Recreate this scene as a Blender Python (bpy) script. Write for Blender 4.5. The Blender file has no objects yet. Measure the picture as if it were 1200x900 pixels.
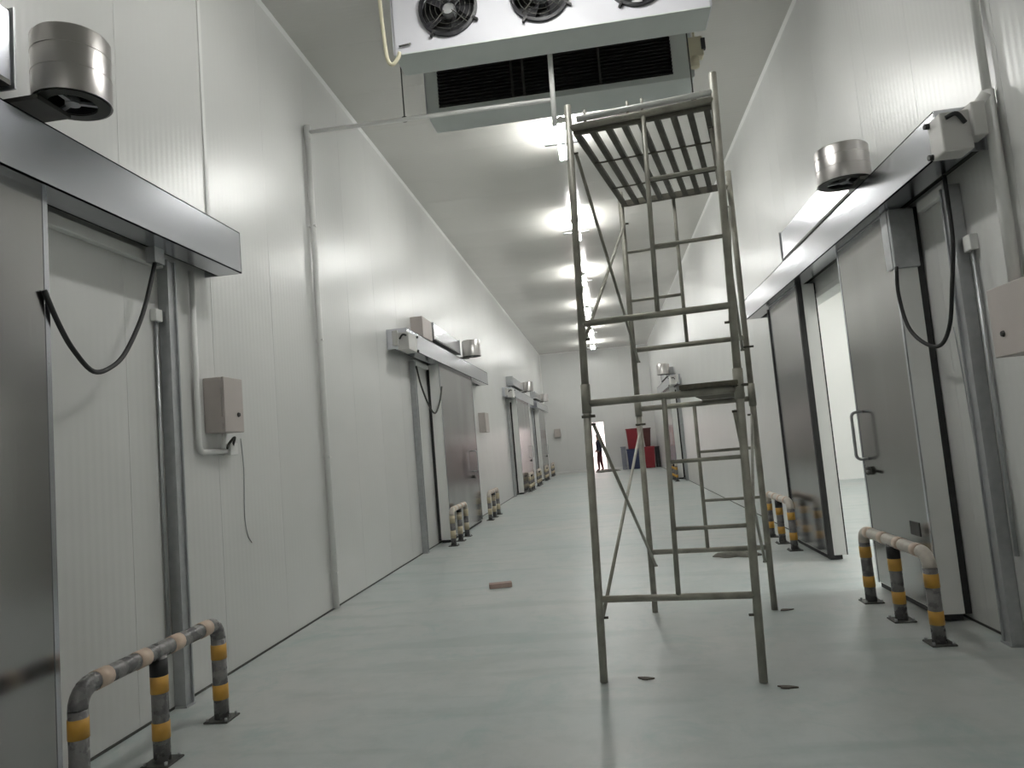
import bpy, bmesh, math, random
from mathutils import Vector, Matrix
random.seed(7)
scene = bpy.context.scene
COL = scene.collection

# ------------------------------------------------------------------ camera
EYE = 1.45
cam = bpy.data.cameras.new('camera'); camo = bpy.data.objects.new('camera', cam); COL.objects.link(camo)
cam.sensor_width = 36.0; cam.lens = 840.0 / 1200.0 * 36.0; cam.clip_start = 0.05; cam.clip_end = 300
PITCH, YAW, ROLL = math.radians(5.042), math.radians(7.036), 0.0851
fh = Vector((-math.sin(YAW), math.cos(YAW), 0)); r0 = Vector((math.cos(YAW), math.sin(YAW), 0)); zz = Vector((0, 0, 1))
fw = math.cos(PITCH) * fh + math.sin(PITCH) * zz; u0 = -math.sin(PITCH) * fh + math.cos(PITCH) * zz
rr = math.cos(ROLL) * r0 - math.sin(ROLL) * u0; uu = math.sin(ROLL) * r0 + math.cos(ROLL) * u0
camo.matrix_world = Matrix(((rr.x, uu.x, -fw.x, 0), (rr.y, uu.y, -fw.y, 0), (rr.z, uu.z, -fw.z, EYE), (0, 0, 0, 1)))
scene.camera = camo

# ------------------------------------------------------------------ world (daylight beyond the far door) and exposure
world = bpy.data.worlds.new('daylight'); scene.world = world; world.use_nodes = True
bg = world.node_tree.nodes['Background']; bg.inputs[0].default_value = (1.0, 0.84, 0.82, 1); bg.inputs[1].default_value = 2.2
scene.view_settings.view_transform = 'Standard'; scene.view_settings.look = 'None'
scene.view_settings.exposure = 0.52; scene.view_settings.gamma = 1.0; scene.view_settings.use_curve_mapping = False
LAMP = 100.0            # emission of the ceiling tubes
LAMP_Y = [-8.6, -4.2, 4.75, 9.6, 13.9, 18.3, 22.8, 27.3, 31.8]
LAMP_X = -0.19

# ------------------------------------------------------------------ dimensions
LX, RX, CZ = -2.84, 2.38, 5.82       # inner wall faces, ceiling
Y0, Y1 = -12.0, 34.6                  # back wall, far wall

# ------------------------------------------------------------------ materials
def mat(name, col, rough=0.5, metal=0.0, col2=None, nscale=3.0, namt=0.5, bump=0.0, bscale=40.0, stretch=(1, 1, 1),
        rib=None, wavy=0.0, rvar=0.0, spec=0.5, rand=0.0, emit=0.0, coat=0.0):
    m = bpy.data.materials.new(name); m.use_nodes = True
    nt = m.node_tree; N = nt.nodes; L = nt.links
    b = N['Principled BSDF']
    b.inputs['Base Color'].default_value = (*col, 1); b.inputs['Roughness'].default_value = rough
    b.inputs['Metallic'].default_value = metal; b.inputs['Specular IOR Level'].default_value = spec
    b.inputs['Coat Weight'].default_value = coat
    if emit:
        b.inputs['Emission Color'].default_value = (*col, 1); b.inputs['Emission Strength'].default_value = emit
    tc = N.new('ShaderNodeTexCoord'); mp = N.new('ShaderNodeMapping'); mp.inputs['Scale'].default_value = stretch
    L.new(tc.outputs['Object'], mp.inputs['Vector'])
    ns = N.new('ShaderNodeTexNoise'); ns.inputs['Scale'].default_value = nscale; ns.inputs['Detail'].default_value = 5
    L.new(mp.outputs['Vector'], ns.inputs['Vector'])
    if col2:
        rp = N.new('ShaderNodeValToRGB'); rp.color_ramp.elements[0].position = 0.5 - namt / 2; rp.color_ramp.elements[1].position = 0.5 + namt / 2
        rp.color_ramp.elements[0].color = (*col, 1); rp.color_ramp.elements[1].color = (*col2, 1)
        L.new(ns.outputs['Fac'], rp.inputs['Fac'])
        out = rp.outputs['Color']
        if rand:
            oi = N.new('ShaderNodeObjectInfo'); mr = N.new('ShaderNodeMapRange'); mr.inputs['To Min'].default_value = 1 - rand; mr.inputs['To Max'].default_value = 1 + rand
            L.new(oi.outputs['Random'], mr.inputs['Value'])
            hs = N.new('ShaderNodeHueSaturation'); L.new(mr.outputs['Result'], hs.inputs['Value']); L.new(out, hs.inputs['Color']); out = hs.outputs['Color']
        L.new(out, b.inputs['Base Color'])
    if rvar:
        mr2 = N.new('ShaderNodeMapRange'); mr2.inputs['To Min'].default_value = max(0.02, rough - rvar); mr2.inputs['To Max'].default_value = rough + rvar
        L.new(ns.outputs['Fac'], mr2.inputs['Value']); L.new(mr2.outputs['Result'], b.inputs['Roughness'])
    last = None
    def add_bump(src, strength, dist):
        nonlocal last
        bp = N.new('ShaderNodeBump'); bp.inputs['Strength'].default_value = strength; bp.inputs['Distance'].default_value = dist
        L.new(src, bp.inputs['Height'])
        if last: L.new(last, bp.inputs['Normal'])
        last = bp.outputs['Normal']
    if rib:
        wv = N.new('ShaderNodeTexWave'); wv.bands_direction = rib; wv.inputs['Scale'].default_value = 5.2
        L.new(tc.outputs['Object'], wv.inputs['Vector']); add_bump(wv.outputs['Fac'], 0.22, 0.002)
    if wavy:
        n2 = N.new('ShaderNodeTexNoise'); n2.inputs['Scale'].default_value = 0.9; n2.inputs['Detail'].default_value = 1
        L.new(tc.outputs['Object'], n2.inputs['Vector']); add_bump(n2.outputs['Fac'], 1.0, wavy)
    if bump:
        n3 = N.new('ShaderNodeTexNoise'); n3.inputs['Scale'].default_value = bscale; n3.inputs['Detail'].default_value = 3
        L.new(mp.outputs['Vector'], n3.inputs['Vector']); add_bump(n3.outputs['Fac'], bump, 0.01)
    if last: L.new(last, b.inputs['Normal'])
    return m

M = {}
M['wall'] = mat('wall_paint', (.63, .632, .615), .30, 0, (.67, .672, .655), 1.2, .6, rib='Y', wavy=.010, rand=.012, spec=1.0)
M['wall_x'] = mat('end_wall_paint', (.70, .705, .69), .26, 0, (.74, .745, .73), 1.2, .6, rib='X', wavy=.010, rand=.012, spec=1.0)
M['room'] = mat('cold_room_paint', (.86, .86, .84), .5, 0, (.88, .88, .86), 1.2, .6)
M['slab'] = mat('panel_core', (.5, .5, .48), .7)
M['ceil'] = mat('ceiling_paint', (.62, .612, .575), .24, 0, (.66, .652, .615), 1.0, .6, wavy=.014, rand=.015, rib='Y', spec=1.0)
M['trim'] = mat('white_trim', (.82, .82, .80), .4, 0, (.77, .77, .75), 6, .6)
M['alu'] = mat('aluminium_cover', (.60, .61, .65), .20, 1, (.52, .53, .565), 1.5, .9)
M['steel'] = mat('brushed_steel', (.38, .375, .37), .20, 1, (.32, .315, .31), 2, .8, bump=.02, bscale=30, stretch=(1, 1, .06), rvar=.08)
M['steel_round'] = mat('stainless_drum', (.58, .56, .55), .30, 1, (.52, .50, .49), 5, .9, rvar=.04)
M['galv'] = mat('galvanised', (.40, .41, .42), .45, .8, (.52, .53, .54), 18, .6, rvar=.1)
M['dark_metal'] = mat('dark_metal', (.06, .06, .055), .5, .5, (.10, .10, .09), 9, .6)
M['black'] = mat('black_rubber', (.012, .012, .013), .55, 0, (.022, .022, .022), 14, .6)
M['black_glossy'] = mat('black_plastic', (.015, .015, .018), .35, 0, (.03, .03, .034), 10, .6)
M['scaf'] = mat('scaffold_tube', (.23, .225, .19), .5, .25, (.45, .435, .375), 9, .55, bump=.12, bscale=50, rvar=.12)
M['scaf_dark'] = mat('scaffold_slat', (.07, .067, .053), .6, .3, (.13, .122, .098), 9, .6, bump=.1)
M['wood'] = mat('weathered_board', (.09, .085, .065), .75, 0, (.16, .145, .105), 6, .7, bump=.3, bscale=18, stretch=(8, 1, 8))
M['yellow'] = mat('yellow_band', (.62, .33, .04), .45, 0, (.50, .28, .06), 12, .6)
M['faded_yellow'] = mat('faded_band', (.50, .42, .27), .5, 0, (.56, .50, .38), 12, .6)
M['wrap'] = mat('grey_film_wrap', (.10, .10, .105), .28, 0, (.22, .21, .205), 16, .45, bump=.5, bscale=28, rvar=.12)
M['cream_band'] = mat('cream_tape', (.58, .42, .32), .42, 0, (.66, .54, .44), 10, .6, bump=.3, bscale=25)
M['white_wrap'] = mat('pale_film', (.62, .58, .52), .35, 0, (.50, .44, .38), 12, .6, bump=.4, bscale=25)
M['pvc'] = mat('white_pvc', (.82, .82, .80), .35, 0, (.76, .76, .74), 10, .6)
M['box'] = mat('beige_enamel', (.52, .47, .445), .5, 0, (.46, .42, .395), 4, .6)
M['drive'] = mat('drive_grey', (.60, .59, .57), .45, 0, (.55, .54, .52), 4, .6)
M['cooler'] = mat('cooler_white', (.66, .66, .70), .35, 0, (.61, .61, .65), 3, .6)
M['tray'] = mat('tray_shade_grey', (.62, .66, .64), .45, 0, (.56, .60, .58), 3, .6)  # cooler white with the shade of its underside put into the colour
M['coil'] = mat('coil_dark', (.008, .009, .010), .6, 0, (.02, .02, .022), 8, .6)
M['coilfin'] = mat('coil_fin', (.022, .024, .024), .5, .2, (.03, .03, .032), 8, .6)
M['cream'] = mat('cream_cable', (.62, .58, .42), .5, 0, (.55, .51, .38), 8, .6)
M['red'] = mat('red_plastic', (.26, .012, .022), .4, 0, (.20, .01, .018), 5, .6)
M['darkred'] = mat('maroon_plastic', (.09, .025, .02), .5, 0, (.07, .02, .018), 5, .6)
M['blue'] = mat('navy_plastic', (.035, .045, .12), .45, 0, (.028, .035, .09), 5, .6)
M['paleblue'] = mat('grey_blue_plastic', (.28, .29, .33), .5, 0, (.24, .25, .29), 5, .6)
M['tarp'] = mat('dark_tarp', (.07, .075, .06), .7, 0, (.13, .13, .11), 5, .6, bump=.3, bscale=8)
M['rag'] = mat('grey_rag', (.10, .10, .085), .85, 0, (.19, .18, .155), 9, .6, bump=.3, bscale=30)
M['brick'] = mat('pinkish_brick', (.36, .25, .22), .85, 0, (.42, .33, .29), 12, .6, bump=.3, bscale=60)
M['chip'] = mat('brown_scrap', (.10, .085, .07), .8, 0, (.14, .12, .10), 20, .6)
M['tube'] = mat('lamp_tube', (1.0, 1.0, .97), .5, emit=LAMP)
M['lamp_body'] = mat('lamp_housing', (.62, .62, .6), .5, 0, (.56, .56, .54), 5, .6)
M['lamp_dark'] = mat('lamp_bracket', (.20, .20, .2), .5, .3, (.16, .16, .16), 5, .6)
M['skin'] = mat('skin', (.30, .17, .12), .6); M['top'] = mat('navy_jacket', (.016, .018, .04), .8, 0, (.024, .026, .05), 9, .6)
M['trousers'] = mat('maroon_trousers', (.06, .012, .016), .8, 0, (.08, .015, .02), 9, .6); M['hair'] = mat('black_hair', (.012, .010, .009), .6)
M['yard'] = mat('yard_concrete', (.62, .56, .53), .8, 0, (.55, .50, .47), 2, .6)
M['red_dot'] = mat('red_knob', (.12, .02, .02), .4)

def floor_mat():
    m = bpy.data.materials.new('epoxy_floor'); m.use_nodes = True; nt = m.node_tree; N = nt.nodes; L = nt.links
    b = N['Principled BSDF']; tc = N.new('ShaderNodeTexCoord')
    n1 = N.new('ShaderNodeTexNoise'); n1.inputs['Scale'].default_value = .55; n1.inputs['Detail'].default_value = 6; n1.inputs['Roughness'].default_value = .6
    n2 = N.new('ShaderNodeTexNoise'); n2.inputs['Scale'].default_value = 3.5; n2.inputs['Detail'].default_value = 8; n2.inputs['Roughness'].default_value = .7
    mp = N.new('ShaderNodeMapping'); mp.inputs['Scale'].default_value = (.35, 2.2, 1)
    n3 = N.new('ShaderNodeTexNoise'); n3.inputs['Scale'].default_value = 1.6; n3.inputs['Detail'].default_value = 4
    for n in (n1, n2): L.new(tc.outputs['Object'], n.inputs['Vector'])
    L.new(tc.outputs['Object'], mp.inputs['Vector']); L.new(mp.outputs['Vector'], n3.inputs['Vector'])
    r1 = N.new('ShaderNodeValToRGB'); r1.color_ramp.elements[0].position = .35; r1.color_ramp.elements[1].position = .65
    r1.color_ramp.elements[0].color = (.42, .47, .465, 1); r1.color_ramp.elements[1].color = (.51, .515, .50, 1)
    L.new(n1.outputs['Fac'], r1.inputs['Fac'])
    mx = N.new('ShaderNodeMixRGB'); mx.blend_type = 'MULTIPLY'; mx.inputs[0].default_value = .55
    r2 = N.new('ShaderNodeValToRGB'); r2.color_ramp.elements[0].position = .3; r2.color_ramp.elements[1].position = .55
    r2.color_ramp.elements[0].color = (.72, .77, .76, 1); r2.color_ramp.elements[1].color = (1, 1, 1, 1)
    L.new(n2.outputs['Fac'], r2.inputs['Fac']); L.new(r1.outputs['Color'], mx.inputs[1]); L.new(r2.outputs['Color'], mx.inputs[2])
    mx2 = N.new('ShaderNodeMixRGB'); mx2.blend_type = 'MULTIPLY'; mx2.inputs[0].default_value = .5
    r3 = N.new('ShaderNodeValToRGB'); r3.color_ramp.elements[0].position = .36; r3.color_ramp.elements[1].position = .46
    r3.color_ramp.elements[0].color = (.74, .80, .79, 1); r3.color_ramp.elements[1].color = (1, 1, 1, 1)
    L.new(n3.outputs['Fac'], r3.inputs['Fac']); L.new(mx.outputs['Color'], mx2.inputs[1]); L.new(r3.outputs['Color'], mx2.inputs[2])
    L.new(mx2.outputs['Color'], b.inputs['Base Color'])
    n5 = N.new('ShaderNodeTexNoise'); n5.inputs['Scale'].default_value = 2.2; n5.inputs['Detail'].default_value = 9; n5.inputs['Roughness'].default_value = .72; n5.inputs['Distortion'].default_value = .6
    L.new(tc.outputs['Object'], n5.inputs['Vector']); r5 = N.new('ShaderNodeValToRGB'); r5.color_ramp.elements[0].position = .52; r5.color_ramp.elements[1].position = .68
    r5.color_ramp.elements[0].color = (0, 0, 0, 1); r5.color_ramp.elements[1].color = (.6, .6, .6, 1); L.new(n5.outputs['Fac'], r5.inputs['Fac'])
    mx3 = N.new('ShaderNodeMixRGB'); L.new(r5.outputs['Color'], mx3.inputs[0]); L.new(mx2.outputs['Color'], mx3.inputs[1]); mx3.inputs[2].default_value = (.30, .405, .395, 1)
    L.new(mx3.outputs['Color'], b.inputs['Base Color'])
    mr = N.new('ShaderNodeMapRange'); mr.inputs['To Min'].default_value = .30; mr.inputs['To Max'].default_value = .52
    L.new(n2.outputs['Fac'], mr.inputs['Value']); L.new(mr.outputs['Result'], b.inputs['Roughness'])
    bp = N.new('ShaderNodeBump'); bp.inputs['Strength'].default_value = .06; bp.inputs['Distance'].default_value = .02
    L.new(n2.outputs['Fac'], bp.inputs['Height']); L.new(bp.outputs['Normal'], b.inputs['Normal'])
    return m
M['floor'] = floor_mat()

# ------------------------------------------------------------------ mesh helpers
def wloc(o):
    v = Vector((0, 0, 0))
    while o is not None: v += o.location; o = o.parent
    return v

class MB:
    def __init__(s): s.v = []; s.f = []; s.sm = []
    def box(s, x0, x1, y0, y1, z0, z1):
        x0, x1 = min(x0, x1), max(x0, x1); y0, y1 = min(y0, y1), max(y0, y1); z0, z1 = min(z0, z1), max(z0, z1)
        return s.hexa([(x0, y0, z0), (x1, y0, z0), (x1, y1, z0), (x0, y1, z0), (x0, y0, z1), (x1, y0, z1), (x1, y1, z1), (x0, y1, z1)])
    def hexa(s, p):
        n = len(s.v); s.v += [tuple(q) for q in p]
        for q in ((0, 3, 2, 1), (4, 5, 6, 7), (0, 1, 5, 4), (1, 2, 6, 5), (2, 3, 7, 6), (3, 0, 4, 7)): s.f.append(tuple(n + i for i in q)); s.sm.append(False)
        return s
    def bar(s, a, b, w, h, up=(0, 0, 1)):
        a = Vector(a); b = Vector(b); d = (b - a).normalized(); up = Vector(up); sd = d.cross(up)
        if sd.length < 1e-4: sd = d.cross(Vector((0, 1, 0)))
        sd.normalize(); up = sd.cross(d).normalized(); sd *= w / 2; up *= h / 2
        return s.hexa([a - sd - up, a + sd - up, b + sd - up, b - sd - up, a - sd + up, a + sd + up, b + sd + up, b - sd + up])
    def tube(s, pts, r, seg=12, caps=True):
        pts = [Vector(p) for p in pts]; k = len(pts); rs = r if isinstance(r, (list, tuple)) else [r] * k
        ref = None; rings = []
        for i, p in enumerate(pts):
            t = (pts[min(i + 1, k - 1)] - pts[max(i - 1, 0)]).normalized()
            if ref is None:
                ref = t.cross(Vector((0, 0, 1)))
                if ref.length < 1e-3: ref = t.cross(Vector((0, 1, 0)))
            ref = (ref - t * ref.dot(t)).normalized(); bn = t.cross(ref)
            n = len(s.v)
            for j in range(seg):
                a = 2 * math.pi * j / seg; s.v.append(tuple(p + (ref * math.cos(a) + bn * math.sin(a)) * rs[i]))
            rings.append(n)
        for i in range(k - 1):
            for j in range(seg):
                s.f.append((rings[i] + j, rings[i] + (j + 1) % seg, rings[i + 1] + (j + 1) % seg, rings[i + 1] + j)); s.sm.append(True)
        if caps:
            s.f.append(tuple(rings[0] + j for j in reversed(range(seg)))); s.sm.append(False)
            s.f.append(tuple(rings[-1] + j for j in range(seg))); s.sm.append(False)
        return s
    def lathe(s, c, axis, prof, seg=32, closed=False):
        c = Vector(c); ax = Vector(axis).normalized(); e1 = ax.orthogonal().normalized(); e2 = ax.cross(e1); n = len(s.v)
        for (r, h) in prof:
            for j in range(seg):
                a = 2 * math.pi * j / seg; s.v.append(tuple(c + ax * h + (e1 * math.cos(a) + e2 * math.sin(a)) * r))
        k = len(prof)
        for i in range(k if closed else k - 1):
            for j in range(seg):
                a, b = n + i * seg, n + ((i + 1) % k) * seg
                s.f.append((a + j, a + (j + 1) % seg, b + (j + 1) % seg, b + j)); s.sm.append(False)
        return s
    def poly(s, pts, thick):
        """prism from a planar polygon pushed along vector thick"""
        n = len(s.v); k = len(pts); t = Vector(thick)
        s.v += [tuple(Vector(p)) for p in pts] + [tuple(Vector(p) + t) for p in pts]
        s.f.append(tuple(range(n, n + k))); s.f.append(tuple(n + k + i for i in reversed(range(k)))); s.sm += [False, False]
        for i in range(k): s.f.append((n + i, n + k + i, n + k + (i + 1) % k, n + (i + 1) % k)); s.sm.append(False)
        return s
    def mesh(s, name, m, off=Vector((0, 0, 0))):
        me = bpy.data.meshes.new(name)
        me.from_pydata([tuple(Vector(v) - off) for v in s.v], [], s.f)
        for p, q in zip(me.polygons, s.sm): p.use_smooth = q
        bm = bmesh.new(); bm.from_mesh(me); bmesh.ops.recalc_face_normals(bm, faces=bm.faces); bm.to_mesh(me); bm.free()
        me.materials.append(m); me.update()
        return me
    def build(s, name, m, parent=None, bevel=0.0, origin=None, autosm=False):
        off = wloc(parent) if parent else (Vector(origin) if origin else Vector((0, 0, 0)))
        me = s.mesh(name, M[m] if isinstance(m, str) else m, off)
        if autosm:
            for p in me.polygons: p.use_smooth = True
        o = bpy.data.objects.new(name, me); COL.objects.link(o)
        if parent: o.parent = parent
        elif origin: o.location = origin
        if bevel:
            md = o.modifiers.new('bevel', 'BEVEL'); md.width = bevel; md.segments = 2; md.limit_method = 'ANGLE'
        return o

def smooth_by_angle(o, ang=40):
    me = o.data
    for p in me.polygons: p.use_smooth = True
    bm = bmesh.new(); bm.from_mesh(me)
    for e in bm.edges:
        if len(e.link_faces) == 2 and e.calc_face_angle(0) > math.radians(ang): e.smooth = False
    bm.to_mesh(me); bm.free()

def thing(name, label, cat, loc, group=None, kind=None):
    o = bpy.data.objects.new(name, None); COL.objects.link(o); o.location = loc; o.empty_display_size = .1
    o['label'] = label; o['category'] = cat
    if group: o['group'] = group
    if kind: o['kind'] = kind
    return o
def tag(o, label, cat, group=None):
    o['label'] = label; o['category'] = cat
    if group: o['group'] = group
    return o
def struct(o, label=None):
    o['kind'] = 'structure'
    if label: o['label'] = label
    return o
def inst(name, me, parent, loc):
    o = bpy.data.objects.new(name, me); COL.objects.link(o); o.parent = parent; o.location = Vector(loc) - wloc(parent); return o
def arc(c, a, b, r, n=6):
    """points of a quarter bend, centre c, from direction a to direction b"""
    a = Vector(a); b = Vector(b); c = Vector(c)
    return [c + (a * math.cos(t) + b * math.sin(t)) * r for t in [math.pi / 2 * i / n for i in range(n + 1)]]
def spline(pts, n=6):
    P = [Vector(p) for p in pts]; P = [P[0] * 2 - P[1]] + P + [P[-1] * 2 - P[-2]]; out = []
    for i in range(1, len(P) - 2):
        for k in range(n):
            t = k / n; a, b, c, d = P[i - 1:i + 3]
            out.append(.5 * ((2 * b) + (c - a) * t + (2 * a - 5 * b + 4 * c - d) * t * t + (3 * b - a - 3 * c + d) * t ** 3))
    return out + [P[-2]]

# ------------------------------------------------------------------ room shell
PT = 0.02      # panel sheet stands proud of the core by this much
OPEN_Y = (5.95, 8.75); OPEN_Z = 2.78          # cold room doorway in the right wall
FD = (-0.80, -0.05); FDZ = 2.3                # exit in the far wall

struct(MB().box(LX - .3, 9.2, Y0 - .2, Y1 + .4, -.25, 0).build('floor', 'floor'), 'grey green painted floor of the cold store corridor')
panel_cache = {}
def panel(parent, x0, x1, y0, y1, z0, z1, m):
    key = (round(x1 - x0, 4), round(y1 - y0, 4), round(z1 - z0, 4), m)
    if key not in panel_cache:
        hx, hy, hz = (x1 - x0) / 2, (y1 - y0) / 2, (z1 - z0) / 2
        panel_cache[key] = MB().box(-hx, hx, -hy, hy, -hz, hz).mesh('panel', M[m])
    return inst('panel', panel_cache[key], parent, ((x0 + x1) / 2, (y0 + y1) / 2, (z0 + z1) / 2))
G = .0012
wl = struct(MB().box(LX - .15, LX - PT, Y0, Y1 + .15, 0, CZ + .15).build('wall_left', 'slab'), 'pale insulated panel wall carrying the white drain pipe')
y = Y0
while y < Y1 - .05:
    panel(wl, LX - PT, LX, y + G, min(y + 1.0, Y1) - G, .0, CZ, 'wall'); y += 1.0
# right wall with its doorway
b = MB().box(RX + PT, RX + .15, Y0, OPEN_Y[0], 0, CZ + .15); b.box(RX + PT, RX + .15, OPEN_Y[1], Y1 + .15, 0, CZ + .15); b.box(RX + PT, RX + .15, OPEN_Y[0], OPEN_Y[1], OPEN_Z, CZ + .15)
wr = struct(b.build('wall_right', 'slab'), 'pale insulated panel wall with the open doorway')
cuts = sorted(set([round(Y0 + .2 + i, 3) for i in range(0, 48)] + [Y0, Y1, OPEN_Y[0], OPEN_Y[1]]))
cuts = [c for c in cuts if c <= Y1]
for a, c in zip(cuts, cuts[1:]):
    mid = (a + c) / 2; z0 = OPEN_Z if OPEN_Y[0] < mid < OPEN_Y[1] else 0
    panel(wr, RX, RX + PT, a + G, c - G, z0, CZ, 'wall')
# far wall with exit
b = MB().box(LX - .15, FD[0], Y1 + PT, Y1 + .15, 0, CZ + .15); b.box(FD[1], RX + .15, Y1 + PT, Y1 + .15, 0, CZ + .15); b.box(FD[0], FD[1], Y1 + PT, Y1 + .15, FDZ, CZ + .15)
wf = struct(b.build('wall_far', 'slab'), 'end wall of the corridor with a bright exit')
for a, c in zip([LX, LX + 1.02, FD[0], FD[1], .95, RX - .42], [LX + 1.02, FD[0], FD[1], .95, RX - .42, RX]):
    z0 = FDZ if a == FD[0] else 0
    panel(wf, a + G, c - G, Y1, Y1 + PT, z0, CZ, 'wall_x')
struct(MB().box(LX - .15, RX + .15, Y0 - .15, Y0, 0, CZ + .15).build('wall_back', 'wall_x'))
ce = struct(MB().box(LX - .15, RX + .15, Y0 - .15, Y1 + .15, CZ + PT, CZ + .2).build('ceiling', 'slab'), 'pale panel ceiling of the corridor')
y = Y0
while y < Y1 - .05:
    panel(ce, LX, RX, y + G, min(y + 1.0, Y1) - G, CZ, CZ + PT, 'ceil'); y += 1.0
# cove strips in the wall and ceiling angles, base strips
def trim_bar(name, pts, thick, m='trim'): return struct(MB().poly(pts, thick).build(name, m))
trim_bar('trim_1', [(LX, Y0, CZ), (LX + .03, Y0, CZ), (LX, Y0, CZ - .03)], (0, Y1 - Y0, 0))
trim_bar('trim_2', [(RX, Y0, CZ), (RX - .03, Y0, CZ), (RX, Y0, CZ - .03)], (0, Y1 - Y0, 0))
trim_bar('trim_3', [(LX, Y1, CZ), (LX, Y1 - .05, CZ), (LX, Y1, CZ - .05)], (RX - LX, 0, 0))
trim_bar('trim_4', [(LX, Y1, 0), (LX + .05, Y1, 0), (LX, Y1 - .05, 0)], (0, 0, CZ))
struct(MB().box(LX, FD[0], Y1 - .02, Y1, 0, .1).box(FD[1], RX, Y1 - .02, Y1, 0, .1).build('baseboard_far', 'trim'))
struct(MB().box(LX, LX + .008, Y0, Y1, 0, .014).build('baseboard_left', 'dark_metal'))
struct(MB().box(RX - .008, RX, Y0, OPEN_Y[0], 0, .014).box(RX - .008, RX, OPEN_Y[1], Y1, 0, .014).build('baseboard_right', 'dark_metal'))
# cold room behind the doorway
struct(MB().box(RX + .15, 9.0, 18.35, 18.5, 0, 5.0).box(8.9, 9.0, 3.5, 18.35, 0, 5.0).box(RX + .15, 8.9, 3.5, 3.6, 0, 5.0)
       .build('wall_cold_room', 'room'), 'white walls of the cold room seen through the doorway')
struct(MB().box(RX + .15, 9.0, 3.5, 18.5, 5.0, 5.1).build('ceiling_cold_room', 'room'))
struct(MB().box(RX - .01, RX + .16, OPEN_Y[1] - .02, OPEN_Y[1] + .03, 0, OPEN_Z).box(RX - .01, RX + .16, OPEN_Y[0] - .03, OPEN_Y[0] + .02, 0, OPEN_Z)
       .box(RX - .01, RX + .16, OPEN_Y[0] - .03, OPEN_Y[1] + .03, OPEN_Z - .02, OPEN_Z + .03).build('trim_5', 'trim'), 'white jamb lining of the open doorway')
# yard outside the exit
struct(MB().box(-8, 8, Y1 + .4, Y1 + 30, -.25, -.02).build('ground_outside', 'yard'))

# ------------------------------------------------------------------ ceiling lamps
def lamp(yc, label, xc=LAMP_X, zc=CZ, length=1.25, group='tube lamps along the corridor ceiling'):
    t = thing('ceiling_lamp', label, 'ceiling lamp', (xc, yc, zc), group)
    z = zc - .20
    for e in (-1, 1): MB().tube([(xc, yc + e * length * .35, z), (xc, yc + e * length * .35, zc)], .008, 8).build('stem', 'lamp_body', t)
    MB().box(xc - .03, xc + .03, yc - length / 2, yc + length / 2, z - .035, z + .03).build('housing', 'lamp_body', t, bevel=.008)
    for s in (-1, 1):
        MB().tube([(xc + s * .06, yc - length / 2 + .03, z - .03), (xc + s * .06, yc + length / 2 - .03, z - .055)], .02, 10).build('tube', 'tube', t)
    for e in (-1, 1):
        MB().box(xc - .08, xc + .08, yc + e * length / 2 - .02, yc + e * length / 2 + .02, z - .06, z + .0).build('end_cap', 'lamp_body', t)
    MB().box(xc - .26, xc + .26, yc - .025, yc + .025, z - .08, z - .06).build('bracket', 'lamp_dark', t)
    return t
names = ['tube lamp on the ceiling nearest the blank back wall', 'tube lamp on the ceiling two places from the blank back wall', 'tube lamp on the ceiling in front of the fan cooler', 'tube lamp on the ceiling just behind the twin air coolers', 'second tube lamp behind the air coolers on the ceiling',
         'third tube lamp behind the air coolers on the ceiling', 'fourth tube lamp behind the air coolers on the ceiling', 'fifth tube lamp behind the air coolers on the ceiling', 'tube lamp on the ceiling closest to the bright exit wall']
for yy, nm in zip(LAMP_Y, names): lamp(yy, nm)
for xx, yy in ((4.6, 7.0), (4.6, 12.0), (7.2, 7.0), (7.2, 12.0), (5.9, 16.0)): lamp(yy, 'tube lamp on the ceiling of the white cold room', xx, 5.0, 1.25, 'tube lamps inside the cold room')

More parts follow.
